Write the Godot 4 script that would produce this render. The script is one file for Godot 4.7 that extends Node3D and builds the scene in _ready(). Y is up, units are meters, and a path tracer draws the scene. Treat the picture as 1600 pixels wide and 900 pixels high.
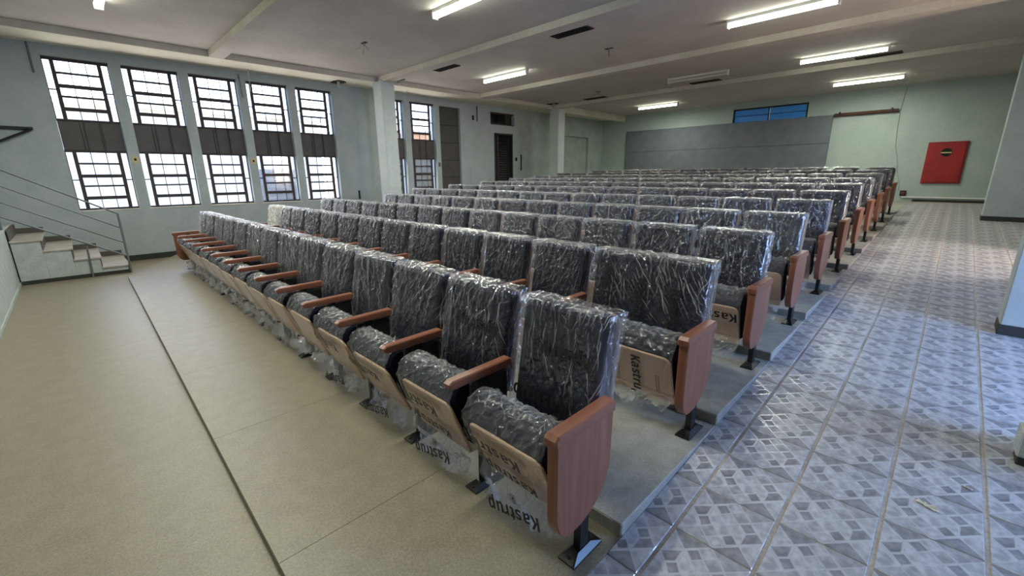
extends Node3D
# An auditorium: rows of tip-up chairs still in plastic, concrete treads, a tiled side ramp, barred windows on the left.
# World: x runs along the rows towards the tiled aisle, y up, -z away from the stage. "d" below is the distance from the camera's plane, z = -d.

const EYE := 1.5433          # above the first platform, y = 0
const SEAT := 0.59           # width of a seat
const ROW := 1.0759          # distance between rows
const RISE := 0.0667         # height of a tread
const TREAD0 := 1.4237       # front edge of the second tread
const XW := -11.25           # window wall
const XA := -0.763           # edge of the treads along the tiled aisle
const DB := 16.9             # back wall
const YC := 3.84             # ceiling
const YB := 3.73             # underside of the beams
const YF := 0.70             # floor at the back
const LOW := -0.05           # concrete floor before the platform

var M := {}
var cache := {}
var used := {}
var rng := RandomNumberGenerator.new()

func _ready() -> void:
	rng.seed = 7
	make_camera()
	make_light()
	make_materials()
	make_floor()
	make_walls()
	make_ceiling()
	make_windows()
	make_outside()
	make_stage_and_stairs()
	make_chairs()
	make_lamps()
	make_back_wall_things()
	make_left_wall_things()
	make_ceiling_things()
	make_scraps()

# ---------------------------------------------------------------- camera and light
func make_camera() -> void:
	var pitch := 0.2576
	var yaw := 0.785
	var roll := -0.0088
	var f := Vector3(-sin(yaw) * cos(pitch), -sin(pitch), -cos(yaw) * cos(pitch))
	var r := Vector3(cos(yaw), 0, -sin(yaw))
	var u := r.cross(f)
	var r2 := r * cos(roll) + u * sin(roll)
	var u2 := u * cos(roll) - r * sin(roll)
	var cam := Camera3D.new()
	cam.name = "camera"
	cam.fov = rad_to_deg(2.0 * atan(450.0 / 674.32))
	cam.near = 0.05
	cam.far = 200.0
	add_child(cam)
	cam.transform = Transform3D(Basis(r2, u2, -f), Vector3(0, EYE, 0))
	cam.current = true

func make_light() -> void:
	var we := WorldEnvironment.new()
	we.name = "environment"
	var e := Environment.new()
	e.background_mode = Environment.BG_SKY
	var sky := Sky.new()
	var sm := ProceduralSkyMaterial.new()
	sm.sky_top_color = Color(0.50, 0.66, 0.90)
	sm.sky_horizon_color = Color(0.90, 0.94, 1.0)
	sm.ground_horizon_color = Color(0.86, 0.84, 0.80)
	sm.ground_bottom_color = Color(0.5, 0.47, 0.42)
	sm.sky_energy_multiplier = 1.0
	sky.sky_material = sm
	e.sky = sky
	e.background_energy_multiplier = 12.0
	e.tonemap_mode = Environment.TONE_MAPPER_LINEAR
	e.tonemap_exposure = 1.0
	e.sdfgi_enabled = true
	e.ssao_enabled = true
	e.ssil_enabled = true
	we.environment = e
	add_child(we)
	# daylight through the seven barred windows
	for d in WINDOWS:
		area("daylight", Vector3(XW + 0.02, 2.28, -(d + 0.425)), Vector3(1, -0.12, 0), Vector2(0.8, 2.5), Color(1.0, 0.98, 0.95), 1.5)
	# daylight through the entrance and the narrow doorway of the right-hand wall
	area("daylight", Vector3(2.9, 1.6, -4.0), Vector3(-1, -0.08, 0), Vector2(1.9, 2.4), Color(0.44, 0.66, 1.0), 11.0)
	# blue-tinted high window of the bay between the piers
	area("daylight", Vector3(1.13, 2.05, -6.42), Vector3(-1, -0.1, 0), Vector2(1.5, 1.5), Color(0.36, 0.56, 1.0), 1.6)
	area("daylight", Vector3(2.85, 1.75, -8.15), Vector3(-1, -0.25, 0), Vector2(0.9, 2.1), Color(1.0, 0.89, 0.76), 13.0)

const WINDOWS := [0.09, 1.11, 2.13, 3.15, 4.17, 6.19, 7.23]

func area(called: String, at: Vector3, towards: Vector3, size: Vector2, color: Color, energy: float) -> void:
	var l := AreaLight3D.new()
	l.name = called
	l.area_size = size
	l.area_normalize_energy = true
	l.light_color = color
	l.light_energy = energy
	l.shadow_enabled = true
	l.area_range = 40.0
	l.area_attenuation = 2.0
	add_child(l, true)
	var up := Vector3.UP if absf(towards.normalized().y) < 0.9 else Vector3.RIGHT
	l.transform = Transform3D(Basis.looking_at(towards, up), at)

# ---------------------------------------------------------------- materials
func noise(freq: float, seed_: int, oct := 4, kind := FastNoiseLite.TYPE_SIMPLEX_SMOOTH) -> FastNoiseLite:
	var n := FastNoiseLite.new()
	n.noise_type = kind
	n.frequency = freq
	n.seed = seed_
	n.fractal_octaves = oct
	return n

func srgb(r: float, g: float, b: float) -> Color:
	return Color(r, g, b)

func plain(r: float, g: float, b: float, rough := 0.6, metal := 0.0, spec := 0.5) -> StandardMaterial3D:
	var m := StandardMaterial3D.new()
	m.albedo_color = Color(r, g, b)
	m.roughness = rough
	m.metallic = metal
	m.metallic_specular = spec
	return m

# a tileable picture mixed from colours by noise: coarse patches, fine grain, specks
func mixed(size: int, base: Color, patch: Color, amount: float, grain: float, specks: float, speck: Color, seed_: int, sx := 1.0, sy := 1.0) -> ImageTexture:
	var im := Image.create(size, size, false, Image.FORMAT_RGB8)
	var a := noise(0.012, seed_, 5)
	var b := noise(0.11, seed_ + 1, 3)
	var c := noise(0.33, seed_ + 2, 1)
	for y in size:
		for x in size:
			var v := 0.0
			var tx := x * sx
			var ty := y * sy
			# blend with the wrapped copy so that the picture repeats
			var wx := smoothstep(0.8, 1.0, float(x) / size)
			var wy := smoothstep(0.8, 1.0, float(y) / size)
			v = lerpf(lerpf(a.get_noise_2d(tx, ty), a.get_noise_2d(tx - size * sx, ty), wx), lerpf(a.get_noise_2d(tx, ty - size * sy), a.get_noise_2d(tx - size * sx, ty - size * sy), wx), wy)
			var g := b.get_noise_2d(tx, ty)
			var k := base.lerp(patch, clampf(0.5 + v * 1.6, 0, 1) * amount)
			var t := 1.0 + g * grain
			k = Color(k.r * t, k.g * t, k.b * t)
			if specks > 0.0:
				var s := c.get_noise_2d(tx, ty)
				k = k.lerp(speck, clampf((s - 0.42) * 5.0, 0, 1) * specks)
			im.set_pixel(x, y, k)
	return ImageTexture.create_from_image(im)

func surfaced(tex: Texture2D, scale: Vector3, rough: float, world := true, spec := 0.5) -> StandardMaterial3D:
	var m := StandardMaterial3D.new()
	m.albedo_texture = tex
	m.uv1_triplanar = true
	m.uv1_world_triplanar = world
	m.uv1_scale = scale
	m.roughness = rough
	m.metallic_specular = spec
	return m

func make_materials() -> void:
	M.wall = surfaced(mixed(512, Color(0.63, 0.665, 0.67), Color(0.665, 0.695, 0.70), 0.9, 0.03, 0.0, Color.BLACK, 11), Vector3.ONE * 0.28, 0.75)
	M.wall_back = surfaced(mixed(512, Color(0.62, 0.675, 0.655), Color(0.65, 0.695, 0.675), 0.9, 0.03, 0.0, Color.BLACK, 21), Vector3.ONE * 0.2, 0.7)
	M.wall_old = surfaced(mixed(512, Color(0.655, 0.705, 0.69), Color(0.595, 0.625, 0.595), 0.6, 0.08, 0.35, Color(0.46, 0.48, 0.44), 31), Vector3.ONE * 0.3, 0.8)
	M.column = surfaced(mixed(256, Color(0.76, 0.80, 0.80), Color(0.80, 0.83, 0.82), 0.8, 0.03, 0.0, Color.BLACK, 41), Vector3.ONE * 0.4, 0.7)
	M.ceiling = surfaced(mixed(512, Color(0.74, 0.71, 0.69), Color(0.70, 0.67, 0.65), 0.8, 0.03, 0.0, Color.BLACK, 51), Vector3.ONE * 0.15, 0.85)
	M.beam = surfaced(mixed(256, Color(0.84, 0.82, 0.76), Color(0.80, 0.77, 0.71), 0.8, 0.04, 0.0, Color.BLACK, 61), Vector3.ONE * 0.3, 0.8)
	M.concrete = surfaced(mixed(1024, Color(0.515, 0.48, 0.40), Color(0.545, 0.51, 0.43), 0.8, 0.11, 0.6, Color(0.35, 0.325, 0.275), 71), Vector3.ONE * 0.5, 0.42)
	M.tread = surfaced(mixed(1024, Color(0.56, 0.55, 0.515), Color(0.61, 0.60, 0.565), 1.0, 0.09, 0.45, Color(0.36, 0.35, 0.32), 81), Vector3.ONE * 0.55, 0.62)
	M.stairwall = surfaced(mixed(512, Color(0.70, 0.725, 0.72), Color(0.60, 0.62, 0.61), 0.45, 0.09, 0.3, Color(0.45, 0.45, 0.42), 91), Vector3.ONE * 0.8, 0.8)
	M.black_paint = plain(0.17, 0.17, 0.165, 0.7)
	M.grout = surfaced(mixed(256, Color(0.70, 0.665, 0.63), Color(0.62, 0.58, 0.54), 1.0, 0.1, 0.3, Color(0.4, 0.37, 0.33), 101), Vector3.ONE * 1.1, 0.85)
	M.tile = tile_material()
	M.stair_stone = surfaced(mixed(256, Color(0.72, 0.69, 0.65), Color(0.64, 0.61, 0.57), 0.8, 0.06, 0.2, Color(0.45, 0.43, 0.40), 111), Vector3.ONE * 0.7, 0.5)
	M.stair_dark = plain(0.33, 0.32, 0.29, 0.75)
	M.rail = plain(0.42, 0.45, 0.46, 0.45, 0.3)
	M.frame = plain(0.235, 0.20, 0.195, 0.7)
	M.sheet = surfaced(mixed(256, Color(0.27, 0.255, 0.245), Color(0.30, 0.285, 0.275), 0.8, 0.05, 0.0, Color.BLACK, 121), Vector3.ONE * 0.8, 0.55)
	M.glass = plain(0.97, 0.97, 0.94, 0.1)
	M.glass.transparency = BaseMaterial3D.TRANSPARENCY_ALPHA
	M.glass.albedo_color.a = 0.22
	M.blue_glass = plain(0.10, 0.52, 0.86, 0.1)
	M.blue_glass.transparency = BaseMaterial3D.TRANSPARENCY_ALPHA
	M.blue_glass.albedo_color.a = 0.955
	var film := plain(0.86, 0.89, 0.94, 0.085, 0.0, 0.5)
	film.transparency = BaseMaterial3D.TRANSPARENCY_ALPHA
	film.albedo_color.a = 0.012
	M.film = film
	var film6 := film.duplicate() as StandardMaterial3D
	film6.albedo_color.a = 0.004
	film6.roughness = 0.06
	M.inner_film = film6
	var film2 := film.duplicate() as StandardMaterial3D
	film2.albedo_color = Color(0.88, 0.90, 0.93, 0.075)
	film2.roughness = 0.12
	M.seat_film = film2
	var film4 := film.duplicate() as StandardMaterial3D
	film4.albedo_color = Color(0.90, 0.90, 0.90, 0.27)
	film4.roughness = 0.13
	M.hang_film = film4
	var film5 := film.duplicate() as StandardMaterial3D
	film5.albedo_color = Color(0.92, 0.91, 0.91, 0.29)
	film5.roughness = 0.12
	M.crease_glint = film5  # whitish film colour standing in for highlights along the creases
	var film3 := film.duplicate() as StandardMaterial3D
	film3.albedo_color = Color(0.92, 0.91, 0.90, 0.72)
	film3.roughness = 0.2
	M.milky_film = film3
	M.fabric = surfaced(mixed(128, Color(0.055, 0.064, 0.125), Color(0.07, 0.08, 0.15), 0.8, 0.3, 0.0, Color.BLACK, 131), Vector3.ONE * 6.0, 0.85, false, 0.3)
	M.shell = surfaced(mixed(256, Color(0.82, 0.685, 0.58), Color(0.78, 0.645, 0.54), 0.8, 0.05, 0.0, Color.BLACK, 141), Vector3.ONE * 2.0, 0.5, false)
	M.back_shell = surfaced(mixed(256, Color(0.40, 0.30, 0.26), Color(0.35, 0.26, 0.225), 0.8, 0.06, 0.0, Color.BLACK, 151), Vector3.ONE * 2.0, 0.5, false)
	var grain := mixed(512, Color(0.555, 0.36, 0.285), Color(0.475, 0.29, 0.215), 1.0, 0.05, 0.0, Color.BLACK, 161, 1.0, 1.0)
	M.wood = surfaced(grain, Vector3(3.2, 0.22, 3.2), 0.34, false)
	M.wood_arm = surfaced(grain, Vector3(3.2, 3.2, 0.25), 0.34, false)
	M.steel = plain(0.075, 0.075, 0.08, 0.28)
	M.steel_matt = plain(0.06, 0.06, 0.065, 0.6)
	M.print = plain(0.09, 0.085, 0.085, 0.5)
	M.white_enamel = plain(0.86, 0.87, 0.85, 0.4)
	M.tube = plain(0.95, 0.97, 0.92, 0.3)
	M.tube.emission_enabled = true
	M.tube.emission = Color(0.985, 1.0, 0.93)
	M.tube.emission_energy_multiplier = 18.0
	M.tube_off = plain(0.84, 0.84, 0.82, 0.3)
	M.panel_grey = surfaced(mixed(512, Color(0.39, 0.41, 0.445), Color(0.42, 0.44, 0.47), 0.9, 0.04, 0.0, Color.BLACK, 171), Vector3.ONE * 0.4, 0.75)
	M.red = surfaced(mixed(256, Color(0.60, 0.085, 0.08), Color(0.53, 0.07, 0.065), 0.8, 0.05, 0.0, Color.BLACK, 181), Vector3.ONE * 0.6, 0.45)
	M.dark_glass = plain(0.12, 0.11, 0.08, 0.15)
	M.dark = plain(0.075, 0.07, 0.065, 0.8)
	M.dark_wood = surfaced(mixed(256, Color(0.16, 0.135, 0.12), Color(0.12, 0.10, 0.09), 0.8, 0.1, 0.0, Color.BLACK, 191), Vector3.ONE * 0.8, 0.6)
	M.yellowed = plain(0.76, 0.70, 0.50, 0.5)
	M.cable = plain(0.62, 0.63, 0.58, 0.6)
	M.rust = plain(0.30, 0.19, 0.13, 0.8)
	M.paper = plain(0.80, 0.78, 0.70, 0.8)
	M.earth = surfaced(mixed(256, Color(0.80, 0.60, 0.36), Color(0.86, 0.70, 0.48), 0.9, 0.1, 0.0, Color.BLACK, 201), Vector3.ONE * 0.3, 0.9)
	M.plaster_out = plain(0.90, 0.86, 0.78, 0.9)
	M.brick_out = plain(0.80, 0.52, 0.32, 0.9)
	M.tank = plain(0.20, 0.22, 0.30, 0.5)

# the print of the floor tiles: diamonds, each with a few darker facets, parted by lustrous lines
func tile_material() -> StandardMaterial3D:
	var n := 512
	var im := Image.create(n, n, false, Image.FORMAT_RGB8)
	var orm := Image.create(n, n, false, Image.FORMAT_RGB8)
	var a := noise(0.011, 301, 4)
	var g := noise(0.2, 302, 2)
	var dark := [
		[[0.0, 1.0], [0.5, 1.0], [0.25, 0.75]], [[0.035, 0.53], [0.25, 0.72], [0.25, 0.5], [0.15, 0.41]], [[0.28, 0.75], [0.39, 0.86], [0.49, 0.75], [0.39, 0.64]], [[0.16, 0.4], [0.27, 0.5], [0.36, 0.38], [0.26, 0.27]],
		[[0.5, 0.0], [0.75, 0.25], [1.0, 0.0]], [[0.53, 0.27], [0.63, 0.38], [0.73, 0.26], [0.62, 0.16]], [[0.75, 0.5], [0.86, 0.61], [0.97, 0.5], [0.75, 0.28]], [[0.64, 0.62], [0.75, 0.73], [0.85, 0.62], [0.75, 0.51]]]
	var middle := [[[0.5, 1.0], [1.0, 1.0], [0.75, 0.75]], [[0.0, 0.0], [0.5, 0.0], [0.25, 0.25]], [[0.49, 0.75], [0.62, 0.88], [0.75, 0.75], [0.62, 0.62]], [[0.25, 0.25], [0.38, 0.38], [0.5, 0.25], [0.38, 0.12]]]
	var pd := []
	for q in dark + middle:
		var p := PackedVector2Array()
		for v in q:
			p.append(Vector2(v[0], v[1]))
		pd.append(p)
	for y in n:
		for x in n:
			var u := (x + 0.5) / n
			var v := 1.0 - (y + 0.5) / n
			var k := Color(0.655, 0.65, 0.66)
			var tone := 1.0 + a.get_noise_2d(x, y) * 0.20 + g.get_noise_2d(x, y) * 0.04
			var q := Vector2(u, v)
			var edge := 1.0
			for i in pd.size():
				if Geometry2D.is_point_in_polygon(q, pd[i]):
					k = Color(0.505, 0.50, 0.515) if i < dark.size() else Color(0.60, 0.595, 0.605)
				var p: PackedVector2Array = pd[i]
				for j in p.size():
					edge = minf(edge, q.distance_to(Geometry2D.get_closest_point_to_segment(q, p[j], p[(j + 1) % p.size()])))
			for c in [0.5, 1.0, 1.5]:
				edge = minf(edge, absf(u + v - c) * 0.7071)
			for c in [-0.5, 0.0, 0.5]:
				edge = minf(edge, absf(v - u - c) * 0.7071)
			var line := 1.0 - smoothstep(0.006, 0.012, edge)
			k = Color(k.r * tone, k.g * tone, k.b * tone).lerp(Color(0.86, 0.86, 0.87), line * 0.8)
			im.set_pixel(x, y, k)
			orm.set_pixel(x, y, Color(1.0, lerpf(0.5, 0.22, line), line * 0.28))
	var m := StandardMaterial3D.new()
	m.albedo_texture = ImageTexture.create_from_image(im)
	var o := ImageTexture.create_from_image(orm)
	m.roughness = 1.0
	m.metallic = 1.0
	m.roughness_texture = o
	m.roughness_texture_channel = BaseMaterial3D.TEXTURE_CHANNEL_GREEN
	m.metallic_texture = o
	m.metallic_texture_channel = BaseMaterial3D.TEXTURE_CHANNEL_BLUE
	return m

# ---------------------------------------------------------------- helpers
func V(x: float, y: float, d: float) -> Vector3:
	return Vector3(x, y, -d)

func numbered(called: String) -> String:
	var k: int = used.get(called, 0)
	used[called] = k + 1
	return called if k == 0 else "%s_%03d" % [called, k]

func tag(o: Node, label: String, category: String, group := "") -> void:
	o.set_meta("label", label)
	o.set_meta("category", category)
	if group != "":
		o.set_meta("group", group)

func thing(called: String, label: String, category: String, at := Vector3.ZERO, group := "") -> Node3D:
	var o := Node3D.new()
	o.name = numbered(called)
	add_child(o)
	o.position = at
	tag(o, label, category, group)
	return o

func setting(called: String) -> Node3D:
	var o := Node3D.new()
	o.name = called
	o.set_meta("kind", "structure")
	add_child(o)
	return o

func part(parent: Node, called: String, mesh: Mesh, mat: Material, at := Vector3.ZERO, label := "", basis := Basis.IDENTITY) -> MeshInstance3D:
	var o := MeshInstance3D.new()
	o.name = called
	o.mesh = mesh
	o.material_override = mat
	o.transform = Transform3D(basis, at)
	if label != "":
		o.set_meta("label", label)
	parent.add_child(o, true)
	return o

func solid(called: String, mesh: Mesh, mat: Material) -> MeshInstance3D:
	var o := part(self, called, mesh, mat)
	o.set_meta("kind", "structure")
	return o

func begin() -> SurfaceTool:
	var st := SurfaceTool.new()
	st.begin(Mesh.PRIMITIVE_TRIANGLES)
	st.set_smooth_group(-1)
	return st

func done(st: SurfaceTool) -> ArrayMesh:
	st.generate_normals()
	return st.commit()

func tri(st: SurfaceTool, a: Vector3, b: Vector3, c: Vector3) -> void:
	st.add_vertex(a)
	st.add_vertex(b)
	st.add_vertex(c)

func quad(st: SurfaceTool, a: Vector3, b: Vector3, c: Vector3, d: Vector3) -> void:
	tri(st, a, b, c)
	tri(st, a, c, d)

# box from corner to corner with chamfered edges
func add_box(st: SurfaceTool, lo: Vector3, hi: Vector3, bevel := 0.0) -> void:
	var c := (lo + hi) / 2
	var h := (hi - lo).abs() / 2
	var b := minf(bevel, minf(h.x, minf(h.y, h.z)) * 0.95)
	var axes := [Vector3.RIGHT, Vector3.UP, Vector3.BACK]
	for i in 3:
		var n: Vector3 = axes[i]
		var u: Vector3 = axes[(i + 1) % 3]
		var v: Vector3 = axes[(i + 2) % 3]
		for s in [-1.0, 1.0]:
			var o: Vector3 = c + n * (s * h[i])
			var du := u * (h[(i + 1) % 3] - b)
			var dv := v * (h[(i + 2) % 3] - b)
			if s > 0:
				quad(st, o - du - dv, o - du + dv, o + du + dv, o + du - dv)
			else:
				quad(st, o - du - dv, o + du - dv, o + du + dv, o - du + dv)
		if b > 0.0:
			# the four edges along this axis
			for s in [-1.0, 1.0]:
				for t in [-1.0, 1.0]:
					var hu: float = h[(i + 1) % 3]
					var hv: float = h[(i + 2) % 3]
					var p: Vector3 = c + u * (s * hu) + v * (t * (hv - b))
					var q: Vector3 = c + u * (s * (hu - b)) + v * (t * hv)
					var l := n * (h[i] - b)
					if s * t > 0:
						quad(st, p - l, q - l, q + l, p + l)
					else:
						quad(st, p - l, p + l, q + l, q - l)
	if b > 0.0:
		for sx in [-1.0, 1.0]:
			for sy in [-1.0, 1.0]:
				for sz in [-1.0, 1.0]:
					var k := Vector3(sx, sy, sz)
					var x := c + k * Vector3(h.x, h.y - b, h.z - b)
					var y := c + k * Vector3(h.x - b, h.y, h.z - b)
					var z := c + k * Vector3(h.x - b, h.y - b, h.z)
					if sx * sy * sz > 0:
						tri(st, x, z, y)
					else:
						tri(st, x, y, z)

func box(size: Vector3, bevel := 0.0) -> ArrayMesh:
	var key := "box%s/%s" % [size, bevel]
	if not cache.has(key):
		var st := begin()
		add_box(st, -size / 2, size / 2, bevel)
		cache[key] = done(st)
	return cache[key]

# box given by ranges of x, y and d
func span(x0: float, x1: float, y0: float, y1: float, d0: float, d1: float, bevel := 0.0) -> ArrayMesh:
	var st := begin()
	add_box(st, Vector3(x0, y0, -d1), Vector3(x1, y1, -d0), bevel)
	return done(st)

# a part that is a box given by ranges, as a mesh round its own middle
func boxed(parent: Node, called: String, mat: Material, x0: float, x1: float, y0: float, y1: float, d0: float, d1: float, bevel := 0.0, label := "") -> MeshInstance3D:
	var at := Vector3((x0 + x1) / 2, (y0 + y1) / 2, -(d0 + d1) / 2)
	return part(parent, called, box(Vector3(absf(x1 - x0), absf(y1 - y0), absf(d1 - d0)), bevel), mat, at, label)

func add_tube(st: SurfaceTool, pts: Array, r: float, sides := 8) -> void:
	var rings := []
	for i in pts.size():
		var t: Vector3 = (pts[mini(i + 1, pts.size() - 1)] - pts[maxi(i - 1, 0)]).normalized()
		var side := t.cross(Vector3.UP if absf(t.y) < 0.9 else Vector3.RIGHT).normalized()
		var up := side.cross(t)
		var ring := []
		for k in sides:
			var w := TAU * k / sides
			ring.append(pts[i] + (side * cos(w) + up * sin(w)) * r)
		rings.append(ring)
	st.set_smooth_group(0)
	for i in pts.size() - 1:
		for k in sides:
			var k2 := (k + 1) % sides
			quad(st, rings[i][k], rings[i + 1][k], rings[i + 1][k2], rings[i][k2])
	st.set_smooth_group(-1)
	for k in range(1, sides - 1):
		tri(st, rings[0][0], rings[0][k], rings[0][k + 1])
		var e: Array = rings[-1]
		tri(st, e[0], e[k + 1], e[k])

func tube(pts: Array, r: float, sides := 8) -> ArrayMesh:
	var st := begin()
	add_tube(st, pts, r, sides)
	return done(st)

# an outline in (a, b) pushed along the third axis with a bevelled rim; to3(a, b, w) places a point
func extrude(outline: PackedVector2Array, w0: float, w1: float, bevel: float, to3: Callable) -> ArrayMesh:
	var st := begin()
	var n := outline.size()
	var inner := PackedVector2Array()
	var sgn := 1.0 if Geometry2D.is_polygon_clockwise(outline) else -1.0
	for i in n:
		var a := outline[(i + n - 1) % n]
		var b := outline[i]
		var c := outline[(i + 1) % n]
		var e := ((b - a).normalized() + (c - b).normalized()).normalized()
		inner.append(b + Vector2(e.y, -e.x) * (bevel * sgn))
	var idx := Geometry2D.triangulate_polygon(inner)
	var flip: bool = (to3.call(1, 0, 0) - to3.call(0, 0, 0)).cross(to3.call(0, 1, 0) - to3.call(0, 0, 0)).dot(to3.call(0, 0, 1) - to3.call(0, 0, 0)) * (w1 - w0) < 0
	for k in range(0, idx.size(), 3):
		var a := inner[idx[k]]
		var b := inner[idx[k + 1]]
		var c := inner[idx[k + 2]]
		if ((b - a).cross(c - a) > 0) == flip:
			var t := b
			b = c
			c = t
		tri(st, to3.call(a.x, a.y, w0), to3.call(b.x, b.y, w0), to3.call(c.x, c.y, w0))
		tri(st, to3.call(a.x, a.y, w1), to3.call(c.x, c.y, w1), to3.call(b.x, b.y, w1))
	var s := signf(w1 - w0)
	var turn := (sgn > 0) != flip
	for i in n:
		var j := (i + 1) % n
		var layers := [[inner, w0], [outline, w0 + s * bevel], [outline, w1 - s * bevel], [inner, w1]] if bevel > 0 else [[outline, w0], [outline, w1]]
		for l in layers.size() - 1:
			var p0: Vector2 = layers[l][0][i]
			var p1: Vector2 = layers[l][0][j]
			var q0: Vector2 = layers[l + 1][0][i]
			var q1: Vector2 = layers[l + 1][0][j]
			var A: Vector3 = to3.call(p0.x, p0.y, layers[l][1])
			var B: Vector3 = to3.call(p1.x, p1.y, layers[l][1])
			var C: Vector3 = to3.call(q1.x, q1.y, layers[l + 1][1])
			var D: Vector3 = to3.call(q0.x, q0.y, layers[l + 1][1])
			if turn:
				quad(st, A, B, C, D)
			else:
				quad(st, A, D, C, B)
	return done(st)

# a net of points, smooth
func net(nu: int, nv: int, f: Callable) -> ArrayMesh:
	var v := PackedVector3Array()
	v.resize((nu + 1) * (nv + 1))
	var normals := PackedVector3Array()
	normals.resize(v.size())
	for j in nv + 1:
		for i in nu + 1:
			v[j * (nu + 1) + i] = f.call(float(i) / nu, float(j) / nv)
	var idx := PackedInt32Array()
	for j in nv:
		for i in nu:
			var a := j * (nu + 1) + i
			for t in [[a, a + nu + 1, a + 1], [a + 1, a + nu + 1, a + nu + 2]]:
				idx.append_array(PackedInt32Array(t))
				var n: Vector3 = (v[t[2]] - v[t[0]]).cross(v[t[1]] - v[t[0]])
				for k in 3:
					normals[t[k]] += n
	for i in normals.size():
		normals[i] = normals[i].normalized() if normals[i].length() > 1e-12 else Vector3.UP
	var arr := []
	arr.resize(Mesh.ARRAY_MAX)
	arr[Mesh.ARRAY_VERTEX] = v
	arr[Mesh.ARRAY_NORMAL] = normals
	arr[Mesh.ARRAY_INDEX] = idx
	var m := ArrayMesh.new()
	m.add_surface_from_arrays(Mesh.PRIMITIVE_TRIANGLES, arr)
	return m

# a wall of boxes with rectangular holes; a runs along the wall, holes are [a0, a1, y0, y1]
func pierced(a0: float, a1: float, y0: float, y1: float, w0: float, w1: float, along_d: bool, holes: Array) -> ArrayMesh:
	var ea := [a0, a1]
	var ey := [y0, y1]
	for h in holes:
		for k in 2:
			if h[k] > a0 and h[k] < a1 and not ea.has(h[k]):
				ea.append(h[k])
			if h[k + 2] > y0 and h[k + 2] < y1 and not ey.has(h[k + 2]):
				ey.append(h[k + 2])
	ea.sort()
	ey.sort()
	var st := begin()
	for i in ea.size() - 1:
		var from := -1.0
		var run := false
		for j in ey.size():
			var open := true
			if j < ey.size() - 1:
				open = false
				var ma: float = (ea[i] + ea[i + 1]) / 2
				var my: float = (ey[j] + ey[j + 1]) / 2
				for h in holes:
					if ma > h[0] and ma < h[1] and my > h[2] and my < h[3]:
						open = true
			if not open and not run:
				run = true
				from = ey[j]
			elif open and run:
				run = false
				if along_d:
					add_box(st, Vector3(w0, from, -ea[i + 1]), Vector3(w1, ey[j], -ea[i]))
				else:
					add_box(st, Vector3(ea[i], from, -w1), Vector3(ea[i + 1], ey[j], -w0))
	return done(st)

func ramp_y(d: float) -> float:
	return clampf(RISE / ROW * (d - TREAD0), 0.0, YF)

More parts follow.
